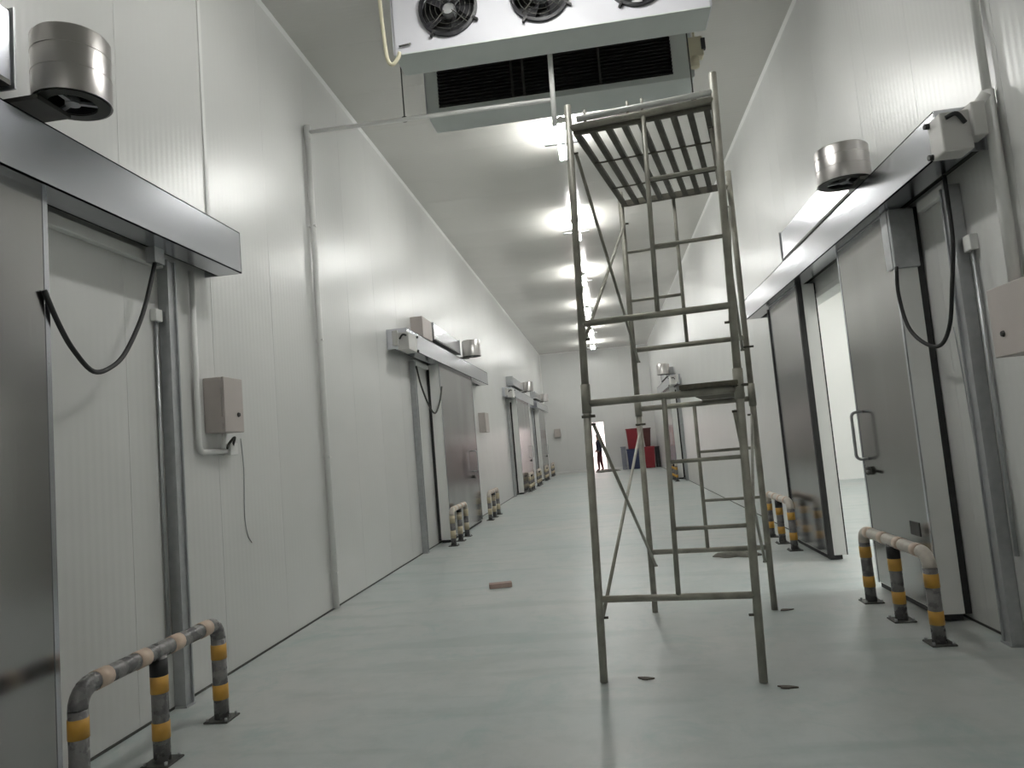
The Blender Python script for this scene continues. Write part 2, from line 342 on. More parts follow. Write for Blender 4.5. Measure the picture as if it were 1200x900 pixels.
# ------------------------------------------------------------------ air coolers (two units back to back)
def cooler(yf, yr, facing, label, z0=5.05, z1=5.76, x0=-1.55, x1=1.24):
    t = thing('air_cooler', label, 'air cooler', ((x0 + x1) / 2, (yf + yr) / 2, z0))
    fy, ry = (yf, yr) if facing < 0 else (yr, yf)          # fan side, coil side
    d = 1 if ry > fy else -1
    # casing: fan plate, top, ends
    plate = MB(); n = 32; cs = [-1.03, -.20, .64]; fr = .255; fz = 5.405
    xs = [x0, (cs[0] + cs[1]) / 2, (cs[1] + cs[2]) / 2, x1]
    for k, cx in enumerate(cs):               # plate with round holes: ring of quads between rectangle and circle
        a0, a1 = xs[k], xs[k + 1]; nb = len(plate.v); out = []; inn = []
        for j in range(n):
            an = 2 * math.pi * j / n; dx, dz = math.cos(an), math.sin(an)
            tx = ((a1 - cx) / dx if dx > 0 else (a0 - cx) / dx) if abs(dx) > 1e-6 else 1e9
            tz = ((z1 - fz) / dz if dz > 0 else (z0 - fz) / dz) if abs(dz) > 1e-6 else 1e9
            tt = min(tx, tz); out.append((cx + dx * tt, fy, fz + dz * tt)); inn.append((cx + dx * fr, fy, fz + dz * fr))
        for (ax_, az_) in ((a0, z0), (a1, z0), (a0, z1), (a1, z1)):   # pull the nearest ray to each corner
            j = min(range(n), key=lambda q: (out[q][0] - ax_) ** 2 + (out[q][2] - az_) ** 2); out[j] = (ax_, fy, az_)
        back = [(p[0], p[1] + d * .06, p[2]) for p in inn]
        plate.v += out + inn + back
        for j in range(n):
            jj = (j + 1) % n
            plate.f.append((nb + j, nb + jj, nb + n + jj, nb + n + j)); plate.sm.append(False)
            plate.f.append((nb + n + j, nb + n + jj, nb + 2 * n + jj, nb + 2 * n + j)); plate.sm.append(True)
    plate.build('fan_plate', 'cooler', t)
    MB().box(x0, x1, fy + d * .003, ry, z1 - .01, z1 + .01).build('top_panel', 'cooler', t)
    for e in (x0, x1):
        MB().box(e - .008, e + .008, fy, ry, z0, z1).build('end_panel', 'cooler', t)
    MB().box(x0, x1, fy, ry, z0 - .012, z0 + .004).build('drain_tray', 'tray', t, bevel=.004)
    # coil side
    cb = MB().box(x0 + .13, x1 - .2, ry - d * .09, ry - d * .06, z0 + .05, z1 - .03); cb.build('coil_block', 'coil', t)
    fr_ = MB().box(x0, x0 + .13, ry - d * .05, ry, z0, z1).box(x1 - .2, x1, ry - d * .05, ry, z0, z1).box(x0 + .13, x1 - .2, ry - d * .05, ry, z0, z0 + .05).box(x0 + .13, x1 - .2, ry - d * .05, ry, z1 - .03, z1)
    fr_.build('coil_frame', 'tray', t)
    fin = MB().box(-(x1 - x0 - .33) / 2, (x1 - x0 - .33) / 2, -.02, .02, -.004, .004).mesh('coil_fin', M['coilfin'])
    for k in range(16): inst('coil_fin', fin, t, ((x0 + .13 + x1 - .2) / 2, ry - d * .03, z0 + .075 + k * .038))
    for xx in (-.62, -.5, .3):
        MB().box(xx - .012, xx + .012, ry - d * .05, ry - d * .006, z0 + .05, z1 - .03).build('coil_support', 'dark_metal', t)
    for k, cx in enumerate(cs):
        ring = MB().lathe((cx, fy, fz), (0, -d, 0), [(fr - .005, -.02), (fr + .012, .0), (fr + .012, .03), (fr - .012, .035), (fr - .02, 0)], 40, True).build('fan_ring', 'black_glossy', t)
        smooth_by_angle(ring)
        MB().lathe((cx, fy + d * .14, fz), (0, -d, 0), [(.0, 0), (fr, 0), (fr, .01), (0, .01)], 32).build('fan_back', 'coil', ring)
        hub = MB().lathe((cx, fy + d * .03, fz), (0, -d, 0), [(0, .03), (.05, .03), (.065, .01), (.065, -.07), (0, -.07)], 20).build('hub', 'galv', ring); smooth_by_angle(hub)
        for q in range(5):
            a = 2 * math.pi * q / 5 + k * .5; bl = MB(); P = []
            for (rad, da, dy) in ((.06, -.30, .07), (.235, -.42, .085), (.24, .12, .03), (.06, .42, .01)):
                P.append((cx + math.cos(a + da) * rad, fy + d * dy, fz + math.sin(a + da) * rad))
            bl.poly(P, (0, d * .006, 0)).build('blade', 'black_glossy', ring)
        for ang in (-.55, -1.15 * math.pi + .55 + .9, .55, math.pi - .55):      # clips that hold the ring
            px, pz = cx + math.cos(ang) * (fr + .02), fz + math.sin(ang) * (fr + .02)
            MB().bar((cx + math.cos(ang) * (fr - .01), fy - d * .02, fz + math.sin(ang) * (fr - .01)), (cx + math.cos(ang) * (fr + .05), fy - d * .02, fz + math.sin(ang) * (fr + .05)), .02, .03, (0, 1, 0)).build('clip', 'black', ring)
        for r_ in (.07, .115, .16, .205):       # guard rings
            MB().tube([(cx + math.cos(2 * math.pi * j / 24) * r_, fy - d * .03, fz + math.sin(2 * math.pi * j / 24) * r_) for j in range(25)], .0025, 5, False).build('guard_wire', 'dark_metal', ring)
        for q in range(4):
            a = math.pi / 4 + math.pi / 2 * q
            MB().tube([(cx + math.cos(a) * .05, fy - d * .033, fz + math.sin(a) * .05), (cx + math.cos(a) * fr, fy - d * .03, fz + math.sin(a) * fr)], .004, 6).build('guard_spoke', 'dark_metal', ring)
    for e in (x0 + .12, x1 - .12):
        MB().tube([(e, (fy + ry) / 2, z1), (e, (fy + ry) / 2, CZ)], .008, 8).build('hanger_rod', 'galv', t)
    return t
cooler(6.02, 6.38, -1, 'white ceiling air cooler with three round black fans')
cooler(7.22, 7.67, 1, 'ceiling air cooler showing its dark finned coil behind the fan unit')

# pipework by the coolers
t = thing('drain_pipe', 'white drain pipe running across below the coolers and down the wall', 'pipe', (LX + .04, 6.98, 0))
MB().tube([(LX + .04, 6.98, .02), (LX + .04, 6.99, 4.93)], .03, 12).build('wall_run', 'pvc', t)
MB().tube([(LX + .04, 6.99, 4.93), (-.19, 6.42, 4.62)], .021, 12).build('cross_run', 'pvc', t)
MB().tube([(LX + .04, 6.99, 4.86), (LX + .04, 6.99, 5.0)], .037, 12).build('elbow', 'pvc', t)
MB().tube([(-.19, 6.42, 4.37), (-.175, 6.40, 5.045)], .024, 12).build('drop_run', 'pvc', t)
for z in (.35, 1.5, 2.7, 3.9): MB().box(LX, LX + .075, 6.96, 7.0, z, z + .02).build('clamp', 'pvc', t)
for (name, x, yy, zb, lab) in (('hanger_rod', -1.69, 6.77, 4.81, 'thin dark rod holding the white pipe beside the fan cooler'), ('hanger_rod', 1.14, 6.80, 4.63, 'thin rod hanging under the grey junction box of the coil cooler')):
    o = thing(name, lab, 'rod', (x, yy, CZ)); MB().tube([(x, yy, zb), (x, yy, CZ)], .007, 8).build('rod', 'dark_metal', o)
    MB().tube([(x, yy, zb - .02), (x, yy, zb + .02)], .028, 10).build('clamp', 'black', o)
t = thing('junction_box', 'cream junction box with plug beside the coil of the far cooler', 'junction box', (1.20, 6.85, 4.97))
MB().box(1.15, 1.29, 6.83, 6.93, 5.05, 5.25).build('body', 'cream', t, bevel=.01)
MB().tube([(1.2, 6.87, 5.06), (1.2, 6.87, 4.96)], .045, 12).build('plug', 'cream', t)
MB().box(1.27, 1.31, 6.82, 6.86, 5.11, 5.22).build('latch', 'black', t)
MB().tube([(1.22, 6.9, 5.2), (1.22, 6.9, CZ)], .012, 8).build('cable_drop', 'cream', t)
tag(MB().tube(spline([(-1.64, 5.98, 5.82), (-1.64, 5.98, 5.5), (-1.62, 5.98, 5.1), (-1.60, 5.98, 4.97), (-1.56, 5.98, 4.94), (-1.51, 5.99, 5.0), (-1.50, 6.0, 5.05)]), .018, 8).build('cooler_cable', 'cream'), 'cream cable looping beside the corner of the fan cooler', 'cable')
tag(MB().tube([(-1.50, 6.0, 5.11), (-1.39, 6.0, 5.12)], .008, 6).build('lock_pin', 'dark_metal'), 'small dark pin on the corner of the fan cooler plate', 'pin')

# ------------------------------------------------------------------ sliding doors
def W(s, off): return LX + off if s < 0 else RX - off
def drum(parent, s, xc, yc, z0, z1, r=.2):
    """round stainless motor housing of an air curtain"""
    dm = MB().lathe((xc, yc, 0), (0, 0, 1), [(r * .62, z0 + .005), (r - .012, z0 + .005), (r, z0), (r, z1 - .015), (r - .012, z1), (0, z1)], 40).build('motor_housing', 'steel_round', parent); smooth_by_angle(dm)
    inner = MB().lathe((xc, yc, 0), (0, 0, 1), [(0, z0 + .12), (r * .62, z0 + .12), (r * .62, z0 + .004)], 30).build('inlet', 'coil', dm)
    MB().lathe((xc, yc, 0), (0, 0, 1), [(r * .62, z0 + .003), (r * .62, z0 - .004), (r - .012, z0 - .004), (r - .012, z0 + .003)], 36, True).build('inlet_plate', 'dark_metal', dm)
    for q in range(3):
        a = math.radians(35 + 120 * q)
        MB().bar((xc, yc, z0 + .012), (xc + math.cos(a) * r * .64, yc + math.sin(a) * r * .64, z0 + .012), .022, .014).build('inlet_spoke', 'galv', dm)
    MB().lathe((xc, yc, 0), (0, 0, 1), [(0, z0 + .0), (.035, z0 + .0), (.035, z0 + .03), (0, z0 + .03)], 16).build('inlet_hub', 'galv', dm)
    for zz_ in (z0 + (z1 - z0) * .38, z0 + (z1 - z0) * .7):
        MB().lathe((xc, yc, 0), (0, 0, 1), [(r, zz_), (r + .002, zz_ + .002), (r, zz_ + .004)], 40).build('seam', 'steel_round', dm)
    return dm

def curtain(s, ya, yb, ydrum, label, z0=3.30, z1=3.58, off=.20, drum_off=.36, dr=.2, dz=(3.36, 3.70), detail=True):
    t = thing('air_curtain', label, 'air curtain', (W(s, 0), (ya + yb) / 2, z0))
    MB().box(W(s, .0), W(s, off), ya, yb, z0, z1).build('casing', 'alu', t, bevel=.012)
    MB().box(W(s, .02), W(s, off + .004), ya + .02, yb - .02, z0 - .012, z0 + .012).build('outlet_slot', 'dark_metal', t)
    for e in (ya, yb): MB().box(W(s, 0), W(s, off + .012), e - .006, e + .006, z0 - .02, z1 + .012).build('end_plate', 'galv', t)
    drum(t, s, W(s, drum_off), ydrum, dz[0], dz[1], dr)
    MB().box(W(s, .0), W(s, drum_off - .06), ydrum - .16, ydrum + .06, dz[0] - .035, dz[0] - .012).build('motor_bracket', 'dark_metal', t)
    return t

TN = [5]
def rail(s, ya, yb, label, z0=2.92, z1=3.22, off=.29, batten=None, gear=None):
    t = thing('door_rail', label, 'door rail', (W(s, 0), (ya + yb) / 2, z0))
    x0, x1 = W(s, 0), W(s, off); d = 1 if s < 0 else -1
    MB().box(x1 - d * .008, x1, ya, yb, z0, z1).box(x0, x1, ya, yb, z1 - .008, z1).box(x1 - d * .18, x1, ya, yb, z0, z0 + .008).build('cover', 'alu', t)
    for e in (ya, yb): MB().box(x0, x1, e - .005, e + .005, z0, z1).build('end_plate', 'alu', t)
    MB().box(W(s, .07), W(s, .15), ya + .02, yb - .02, z0 + .06, z0 + .16).build('track', 'dark_metal', t)
    MB().box(W(s, 0), W(s, .03), ya + .01, yb - .01, z0 + .05, z1 - .02).build('back_plate', 'dark_metal', t)
    if batten:
        TN[0] += 1; struct(MB().box(W(s, 0), W(s, .05), batten[0] + .05, batten[1] - .005, z0 - .075, z0 - .001).build('trim_%d' % TN[0], 'trim', bevel=.006))
    if gear:
        g0, g1 = gear
        gb = MB().box(W(s, .16), W(s, off + .025), g0, g1, z0 - .02, z1 - .06).build('drive_box', 'drive', t, bevel=.01)
        MB().box(W(s, .09), W(s, .17), g0 - .03, g0 + .1, z0 + .04, z1 - .03).build('motor_cover', 'drive', t, bevel=.01)
        for zz_ in (z0 + .0, z1 - .08):
            MB().tube([(W(s, off + .05), g1 - .02, zz_), (W(s, off + .0), g1 - .02, zz_)], .018, 8).build('bolt', 'black', gb)
        MB().tube(spline([(W(s, off + .0), g0 - .01, z0 + .17), (W(s, off - .05), g0 - .03, z0 + .18), (W(s, off - .1), g0 - .01, z0 + .13)]), .013, 8).build('gland_cable', 'black', gb)
    return t

def leaf(parent, s, ya, yb, z0=.05, z1=2.93, off=.20, gasket_end=-1, handle_y=None, handle_z=1.3, front_seal=None, gap=.05):
    """insulated steel door leaf standing off the wall"""
    lf = MB().box(W(s, gap), W(s, off - .006), ya, yb, z0, z1).build('door_leaf', 'trim', parent, bevel=.004)
    d = 1 if s < 0 else -1
    MB().box(W(s, off - .006), W(s, off), ya + .012, yb - .012, z0 + .01, z1 - .01).build('steel_sheet', 'steel', lf)
    MB().box(W(s, .006), W(s, gap), ya + .0, ya + .05, z0, z1).box(W(s, .006), W(s, gap), yb - .05, yb, z0, z1).box(W(s, .006), W(s, gap), ya, yb, z1 - .05, z1).build('gasket', 'black', lf)
    MB().box(W(s, .06), W(s, off - .02), ya + .01, yb - .01, .008, z0).build('bottom_seal', 'black', lf)
    for e in (ya, yb):
        a, c = (e, e + .03) if e == ya else (e - .03, e)
        if front_seal == e: MB().box(W(s, off - .05), W(s, off + .006), e - .025, e + .03, z0 - .03, z1).build('lip_seal', 'black', lf, bevel=.004)
        else: MB().box(W(s, off - .002), W(s, off + .003), a, c, z0, z1).build('edge_trim', 'alu', lf)
    if handle_y is not None:
        x = W(s, off); o = d
        MB().tube([(x, handle_y, handle_z + .2)] + arc((x + o * .05, handle_y, handle_z + .16), (0, 0, 1), (o, 0, 0), .04) + arc((x + o * .05, handle_y, handle_z - .16), (o, 0, 0), (0, 0, -1), .04) + [(x, handle_y, handle_z - .2)], .013, 10).build('handle', 'galv', lf)
        MB().lathe((x, handle_y - .03, handle_z - .30), (o, 0, 0), [(0, 0), (.035, 0), (.035, .03), (.025, .04), (0, .04)], 20).build('lock_boss', 'dark_metal', lf)
        MB().tube([(x + o * .03, handle_y - .03, handle_z - .30), (x + o * .045, handle_y - .16, handle_z - .31)], .013, 8).build('lock_lever', 'dark_metal', lf)
    return lf

def post(s, y_, label, w=.085, ztop=2.88, off=.07):
    t = thing('guide_post', label, 'post', (W(s, off / 2), y_, 0))
    MB().box(W(s, 0), W(s, off), y_ - w / 2, y_ + w / 2, 0.005, ztop).build('channel', 'galv', t, bevel=.006)
    for e in (-1, 1): MB().box(W(s, off - .004), W(s, off + .012), y_ + e * w / 2 - .006, y_ + e * w / 2 + .006, .005, ztop).build('lip', 'galv', t)
    MB().box(W(s, 0), W(s, off + .02), y_ - w / 2 - .01, y_ + w / 2 + .01, .0, .012).build('foot_plate', 'galv', t)
    return t

def control_box(s, ya, yb, z0, z1, label, depth=.16, parts=True):
    t = thing('control_box', label, 'control box', (W(s, 0), (ya + yb) / 2, z0))
    MB().box(W(s, .0), W(s, depth - .025), ya, yb, z0, z1).build('body', 'box', t, bevel=.006)
    dr = MB().box(W(s, depth - .023), W(s, depth), ya + .0, yb - .0, z0, z1).build('door', 'box', t, bevel=.006)
    if parts:
        d = 1 if s < 0 else -1
        MB().lathe((W(s, depth), yb - (yb - ya) * .3, z0 + (z1 - z0) * .32), (d, 0, 0), [(0, .012), (.014, .012), (.018, 0)], 16).build('lock', 'black', dr)
        for k, zz_ in enumerate((z0 + .06, z1 - .08)): MB().box(W(s, depth - .028), W(s, depth + .004), ya - .006, ya + .012, zz_, zz_ + .05).build('hinge', 'box', dr)
    return t

PW, DW = 'drain pipe wall', 'open doorway wall'
# ---- door 1: left wall, beside the black cable
t = thing('door_1', 'dark stainless sliding door behind the striped barrier, its black cable hanging free', 'door', (LX, 2.2, 0), kind='structure')
leaf(t, -1, 1.15, 3.16, gasket_end=1, off=.20)
rail(-1, .2, 4.93, 'long aluminium door rail whose end stops above the single wall control box', batten=(3.1, 4.35), z0=2.90, z1=3.21)
curtain(-1, .6, 2.86, 3.16, 'air curtain with a drum hanging above the black cable door', off=.3, drum_off=.36, dr=.178, dz=(3.34, 3.68), z0=3.30, z1=3.66)
post(-1, 4.38, 'galvanised guide post between the striped barrier and the wall control box')
tag(MB().tube(spline([(-2.625, 3.11, 2.40), (-2.62, 3.19, 2.25), (-2.63, 3.3, 2.13), (-2.66, 3.48, 2.04), (-2.68, 3.66, 2.09), (-2.69, 3.8, 2.2), (-2.70, 3.97, 2.44), (-2.71, 4.10, 2.72), (-2.71, 4.14, 2.84)]), .013, 10).build('door_cable', 'black'), 'thick black cable hanging in a loop beside the dark sliding door', 'cable')
tag(MB().box(-2.75, -2.69, 4.10, 4.2, 2.80, 2.899).build('cable_bracket', 'galv'), 'small metal bracket clamping the black cable under the long rail', 'bracket')
t = thing('conduit', 'thin grey conduit with a small white box beside the guide post', 'conduit', (LX + .015, 4.28, .3))
MB().tube([(LX + .015, 4.285, .35), (LX + .015, 4.285, 2.47)], .011, 8).build('pipe', 'galv', t); MB().box(LX, LX + .045, 4.25, 4.32, 2.46, 2.54).build('switch_box', 'pvc', t, bevel=.006)
t = thing('conduit', 'white conduit running down into the wall control box', 'conduit', (LX + .03, 4.72, 1.58))
MB().tube([(LX + .03, 4.70, 2.89), (LX + .03, 4.70, 1.65)] + [Vector((LX + .03, 4.75, 1.65)) + Vector((0, -math.cos(a), -math.sin(a))) * .05 for a in (.5, 1.0, 1.57)] + [(LX + .03, 5.08, 1.605)], .020, 10).build('pipe', 'pvc', t)
MB().box(LX, LX + .07, 5.05, 5.16, 1.57, 1.66).build('end_box', 'pvc', t, bevel=.006); MB().tube([(LX + .07, 4.95, 1.62), (LX + .07, 4.97, 1.74)], .018, 8).build('gland', 'pvc', t)
MB().tube(spline([(LX + .06, 5.1, 1.64), (LX + .1, 5.06, 1.70), (LX + .08, 5.02, 1.66), (LX + .08, 4.98, 1.62)]), .01, 6).build('wire_loop', 'dark_metal', t)
control_box(-1, 4.83, 5.10, 1.735, 2.135, 'beige control box with dark lock under a white conduit')
tag(MB().tube(spline([(LX + .004, 5.33, 1.7), (LX + .005, 5.35, 1.45), (LX + .004, 5.33, 1.1), (LX + .005, 5.36, .95), (LX + .004, 5.42, .88)]), .004, 6).build('loose_wire', 'galv'), 'thin grey wire dangling on the wall below the beige control box', 'wire')
t = thing('panel_trim', 'slim white joint strip running up the wall over the control box', 'trim strip', (LX, 5.0, 3.2))
MB().box(LX, LX + .012, 4.985, 5.025, 3.0, CZ).build('strip', 'trim', t, bevel=.004)

# ---- doors 2 to 4 on the left wall
def left_door(idx, yg, y_end, label, rail_y, rail_lab, cur, cur_lab, post_lab, post_y, gear=True):
    t = thing('door_%d' % idx, label, 'door', (LX, (yg + y_end) / 2, 0), kind='structure')
    leaf(t, -1, yg, y_end, off=.22, handle_y=y_end - .55, handle_z=1.25)
    rail(-1, rail_y[0], rail_y[1], rail_lab, batten=(post_y, yg), gear=(rail_y[0] - .02, rail_y[0] + .42) if gear else None, z0=2.92, z1=3.20)
    curtain(-1, cur[0], cur[1], cur[2], cur_lab, z0=3.34, z1=3.60, dz=(3.34, 3.66), off=.2, drum_off=.33, dr=.19)
    post(-1, post_y, post_lab)
left_door(2, 11.55, 14.5, 'stainless sliding door between two small striped barriers on the drain pipe wall', (9.45, 16.2), 'aluminium rail with beige drive box beyond the drain pipe',
          (11.45, 13.6, 14.15), 'air curtain with drum above the first door past the drain pipe', 'galvanised guide post past the drain pipe, before the first far door', 10.55)
tag(MB().box(LX + .0, LX + .2, 10.75, 11.35, 3.27, 3.60).build('control_housing', 'box', bevel=.01), 'beige housing standing on the rail past the drain pipe', 'control housing')
tag(MB().tube(spline([(-2.74, 10.55, 2.8), (-2.72, 10.7, 2.5), (-2.68, 10.95, 2.2), (-2.65, 11.2, 2.1), (-2.62, 11.45, 2.3), (-2.61, 11.62, 2.55)]), .014, 8).build('door_cable', 'dark_metal'), 'grey cable drooping beside the first door past the drain pipe', 'cable')
control_box(-1, 16.2, 16.7, 1.85, 2.3, 'small wall control box after the first door past the drain pipe', parts=False)
left_door(3, 22.0, 25.4, 'second sliding door past the drain pipe, narrow stainless leaf', (20.5, 26.8), 'aluminium rail over the second door past the drain pipe',
          (21.6, 24.2, 24.7), 'air curtain with drum over the second door past the drain pipe', 'guide post before the second door past the drain pipe', 21.2)
left_door(4, 29.2, 32.0, 'sliding door on the drain pipe wall nearest the bright exit', (28.0, 33.6), 'aluminium rail over the door nearest the bright exit',
          (28.6, 30.9, 31.4), 'air curtain with drum over the door nearest the bright exit', 'guide post before the door nearest the bright exit', 28.5, gear=False)
t = thing('control_box', 'grey box on the end wall beside the bright exit', 'control box', (-2.3, Y1, 1.9))
MB().box(-2.42, -2.12, Y1 - .16, Y1, 1.75, 2.15).build('body', 'box', t, bevel=.008); MB().box(-2.40, -2.14, Y1 - .175, Y1 - .158, 1.77, 2.13).build('door', 'box', t)

# ---- right wall: parted double door
t = thing('door_5', 'parted pair of stainless sliding doors at the open white doorway', 'door', (RX, 7.2, 0), kind='structure')
lf = leaf(t, 1, 5.40, 6.58, off=.20, handle_y=6.45, handle_z=1.30)
MB().box(W(1, .04), W(1, .215), 5.37, 5.40, 2.49, 2.92).build('hanger_bracket', 'galv', lf, bevel=.008)
MB().box(W(1, .195), W(1, .215), 5.41, 5.52, 2.50, 2.92).build('hanger_plate', 'galv', lf)
MB().box(W(1, .196), W(1, .205), 5.58, 5.74, .56, .66).build('bumper_reflection', 'dark_metal', lf)  # dark plate painted in as the barrier's reflection on the steel
lf = leaf(t, 1, 7.95, 9.25, off=.20, front_seal=7.95, gap=.018)
MB().box(W(1, .0), W(1, .215), 9.26, 9.31, .02, 2.9).build('rear_seal', 'black', lf)
rail(1, 4.36, 10.15, 'aluminium rail over the open doorway with beige drive box at its end', batten=(4.85, 5.3), gear=(4.24, 4.40), z0=2.93, z1=3.20, off=.30)
curtain(1, 6.15, 8.45, 5.72, 'air curtain with stainless drum above the open doorway', z0=3.33, z1=3.64, dz=(3.27, 3.54), off=.17, drum_off=.36, dr=.197)
post(1, 4.83, 'galvanised guide post beside the open doorway leaf', w=.10)
tag(MB().tube(spline([(2.17, 5.36, 2.5), (2.16, 5.36, 2.3), (2.17, 5.30, 2.06), (2.2, 5.16, 1.92), (2.24, 5.02, 1.88), (2.26, 4.9, 2.0), (2.27, 4.82, 2.25), (2.275, 4.76, 2.45), (2.28, 4.75, 2.6), (2.28, 4.75, 2.93)]), .013, 10).build('door_cable', 'black'), 'black cable looping from the open doorway leaf to the guide post', 'cable')
tag(MB().tube(spline([(2.372, 5.1, 2.0), (2.372, 5.06, 1.6), (2.372, 5.04, 1.25), (2.372, 5.0, 1.05), (2.372, 4.93, .95)]), .004, 6).build('loose_wire', 'galv'), 'thin wire dangling on the wall beside the black cable loop', 'wire')
t = thing('conduit', 'grey conduit with small white switch beside the doorway guide post', 'conduit', (RX - .02, 4.68, .6))
MB().tube([(RX - .02, 4.70, .55), (RX - .02, 4.70, 2.42)], .012, 8).build('pipe', 'galv', t); MB().box(RX - .05, RX, 4.66, 4.75, 2.42, 2.52).build('switch_box', 'pvc', t, bevel=.006)
t = thing('conduit', 'tall white conduit dropping into the box beside the doorway rail', 'conduit', (RX - .04, 4.25, 2.1))
MB().tube([(RX - .04, 4.27, 3.23), (RX - .04, 4.27, CZ)], .024, 10).build('pipe', 'pvc', t); MB().tube([(RX - .04, 4.27, 2.13), (RX - .04, 4.27, 3.24)], .034, 10).build('sleeve', 'pvc', t)
MB().tube([(RX - .06, 4.24, 3.22), (RX - .16, 4.36, 3.08)], .03, 8).build('branch', 'pvc', t)
control_box(1, 3.98, 4.37, 1.72, 2.11, 'beige control box at the foot of the tall white conduit', depth=.15)
# ---- far right wall door
t = thing('door_6', 'far stainless sliding door on the doorway wall near the red bins', 'door', (RX, 24.5, 0), kind='structure')
leaf(t, 1, 23.4, 26.0, off=.22, handle_y=25.5)
rail(1, 21.9, 27.5, 'aluminium rail over the far door near the red bins', gear=(21.6, 22.2), batten=(22.6, 23.4))
curtain(1, 23.6, 26.2, 23.3, 'air curtain with drum above the far door near the red bins', z0=3.34, z1=3.6, dz=(3.36, 3.70))
post(1, 22.5, 'guide post beside the far door near the red bins')

# ------------------------------------------------------------------ striped floor barriers
def barrier(x, ya, yb, label, h=.60, r=.042, bend=.09, pale=False, group=None, faded=False):
    t = thing('floor_barrier', label, 'barrier', (x, (ya + yb) / 2, 0), group)
    zt = h - r
    pts = [(x, ya, zt - bend)] + arc((x, ya + bend, zt - bend), (0, -1, 0), (0, 0, 1), bend, 6)[1:] + arc((x, yb - bend, zt - bend), (0, 0, 1), (0, 1, 0), bend, 6)
    rl = MB().tube(pts, r, 14).build('top_rail', 'white_wrap' if pale else 'wrap', t)
    n = 4
    for k in range(n):
        yy = ya + bend + .06 + (yb - ya - 2 * bend - .12) * k / (n - 1)
        MB().tube([(x, yy - .042, zt), (x, yy + .042, zt)], r + .003, 14).build('tape_band', 'cream_band', rl)
    for k, yy in enumerate((ya, (ya + yb) / 2, yb)):
        p = MB().tube([(x, yy, .01), (x, yy, (zt - bend) if k != 1 else zt - .02)], r, 14).build('post', 'wrap' if not pale else 'wrap', t)
        for zb in (.12, .35): MB().tube([(x, yy, zb), (x, yy, zb + (.12 if faded else .085))], r + .0025, 14).build('yellow_band', 'faded_yellow' if faded else 'yellow', p)
        if k == 1: MB().tube([(x, yy, .435), (x, yy, .52)], r + .0025, 14).build('black_band', 'black', p)
        pl = MB().box(x - .075, x + .075, yy - .075, yy + .075, 0, .01).build('base_plate', 'dark_metal', t, bevel=.003)
        for ex in (-1, 1):
            for ey in (-1, 1): MB().tube([(x + ex * .058, yy + ey * .058, .008), (x + ex * .058, yy + ey * .058, .026)], .009, 6).build('bolt', 'galv', pl)
    return t
barrier(-2.40, 2.97, 4.12, 'film wrapped striped barrier under the looping black cable door')
barrier(1.95, 4.92, 6.09, 'striped barrier in front of the open doorway leaf with long handle', pale=True)
barrier(2.03, 8.72, 9.86, 'striped barrier in front of the far leaf of the open doorway', pale=True)
barrier(-2.50, 11.15, 12.25, 'small striped barrier before the first door past the drain pipe', pale=True, faded=True)
barrier(-2.50, 14.75, 15.9, 'small striped barrier after the first door past the drain pipe', pale=True, faded=True)
barrier(-2.52, 22.9, 24.0, 'striped barrier before the second door past the drain pipe', pale=True, faded=True)
barrier(-2.52, 25.6, 26.7, 'striped barrier after the second door past the drain pipe', pale=True, faded=True)
barrier(-2.52, 29.0, 30.1, 'striped barrier before the door nearest the bright exit', pale=True, faded=True)
barrier(-2.52, 32.4, 33.5, 'striped barrier after the door nearest the bright exit', pale=True, faded=True)
barrier(2.03, 22.4, 23.5, 'striped barrier before the far door near the red bins', pale=True)

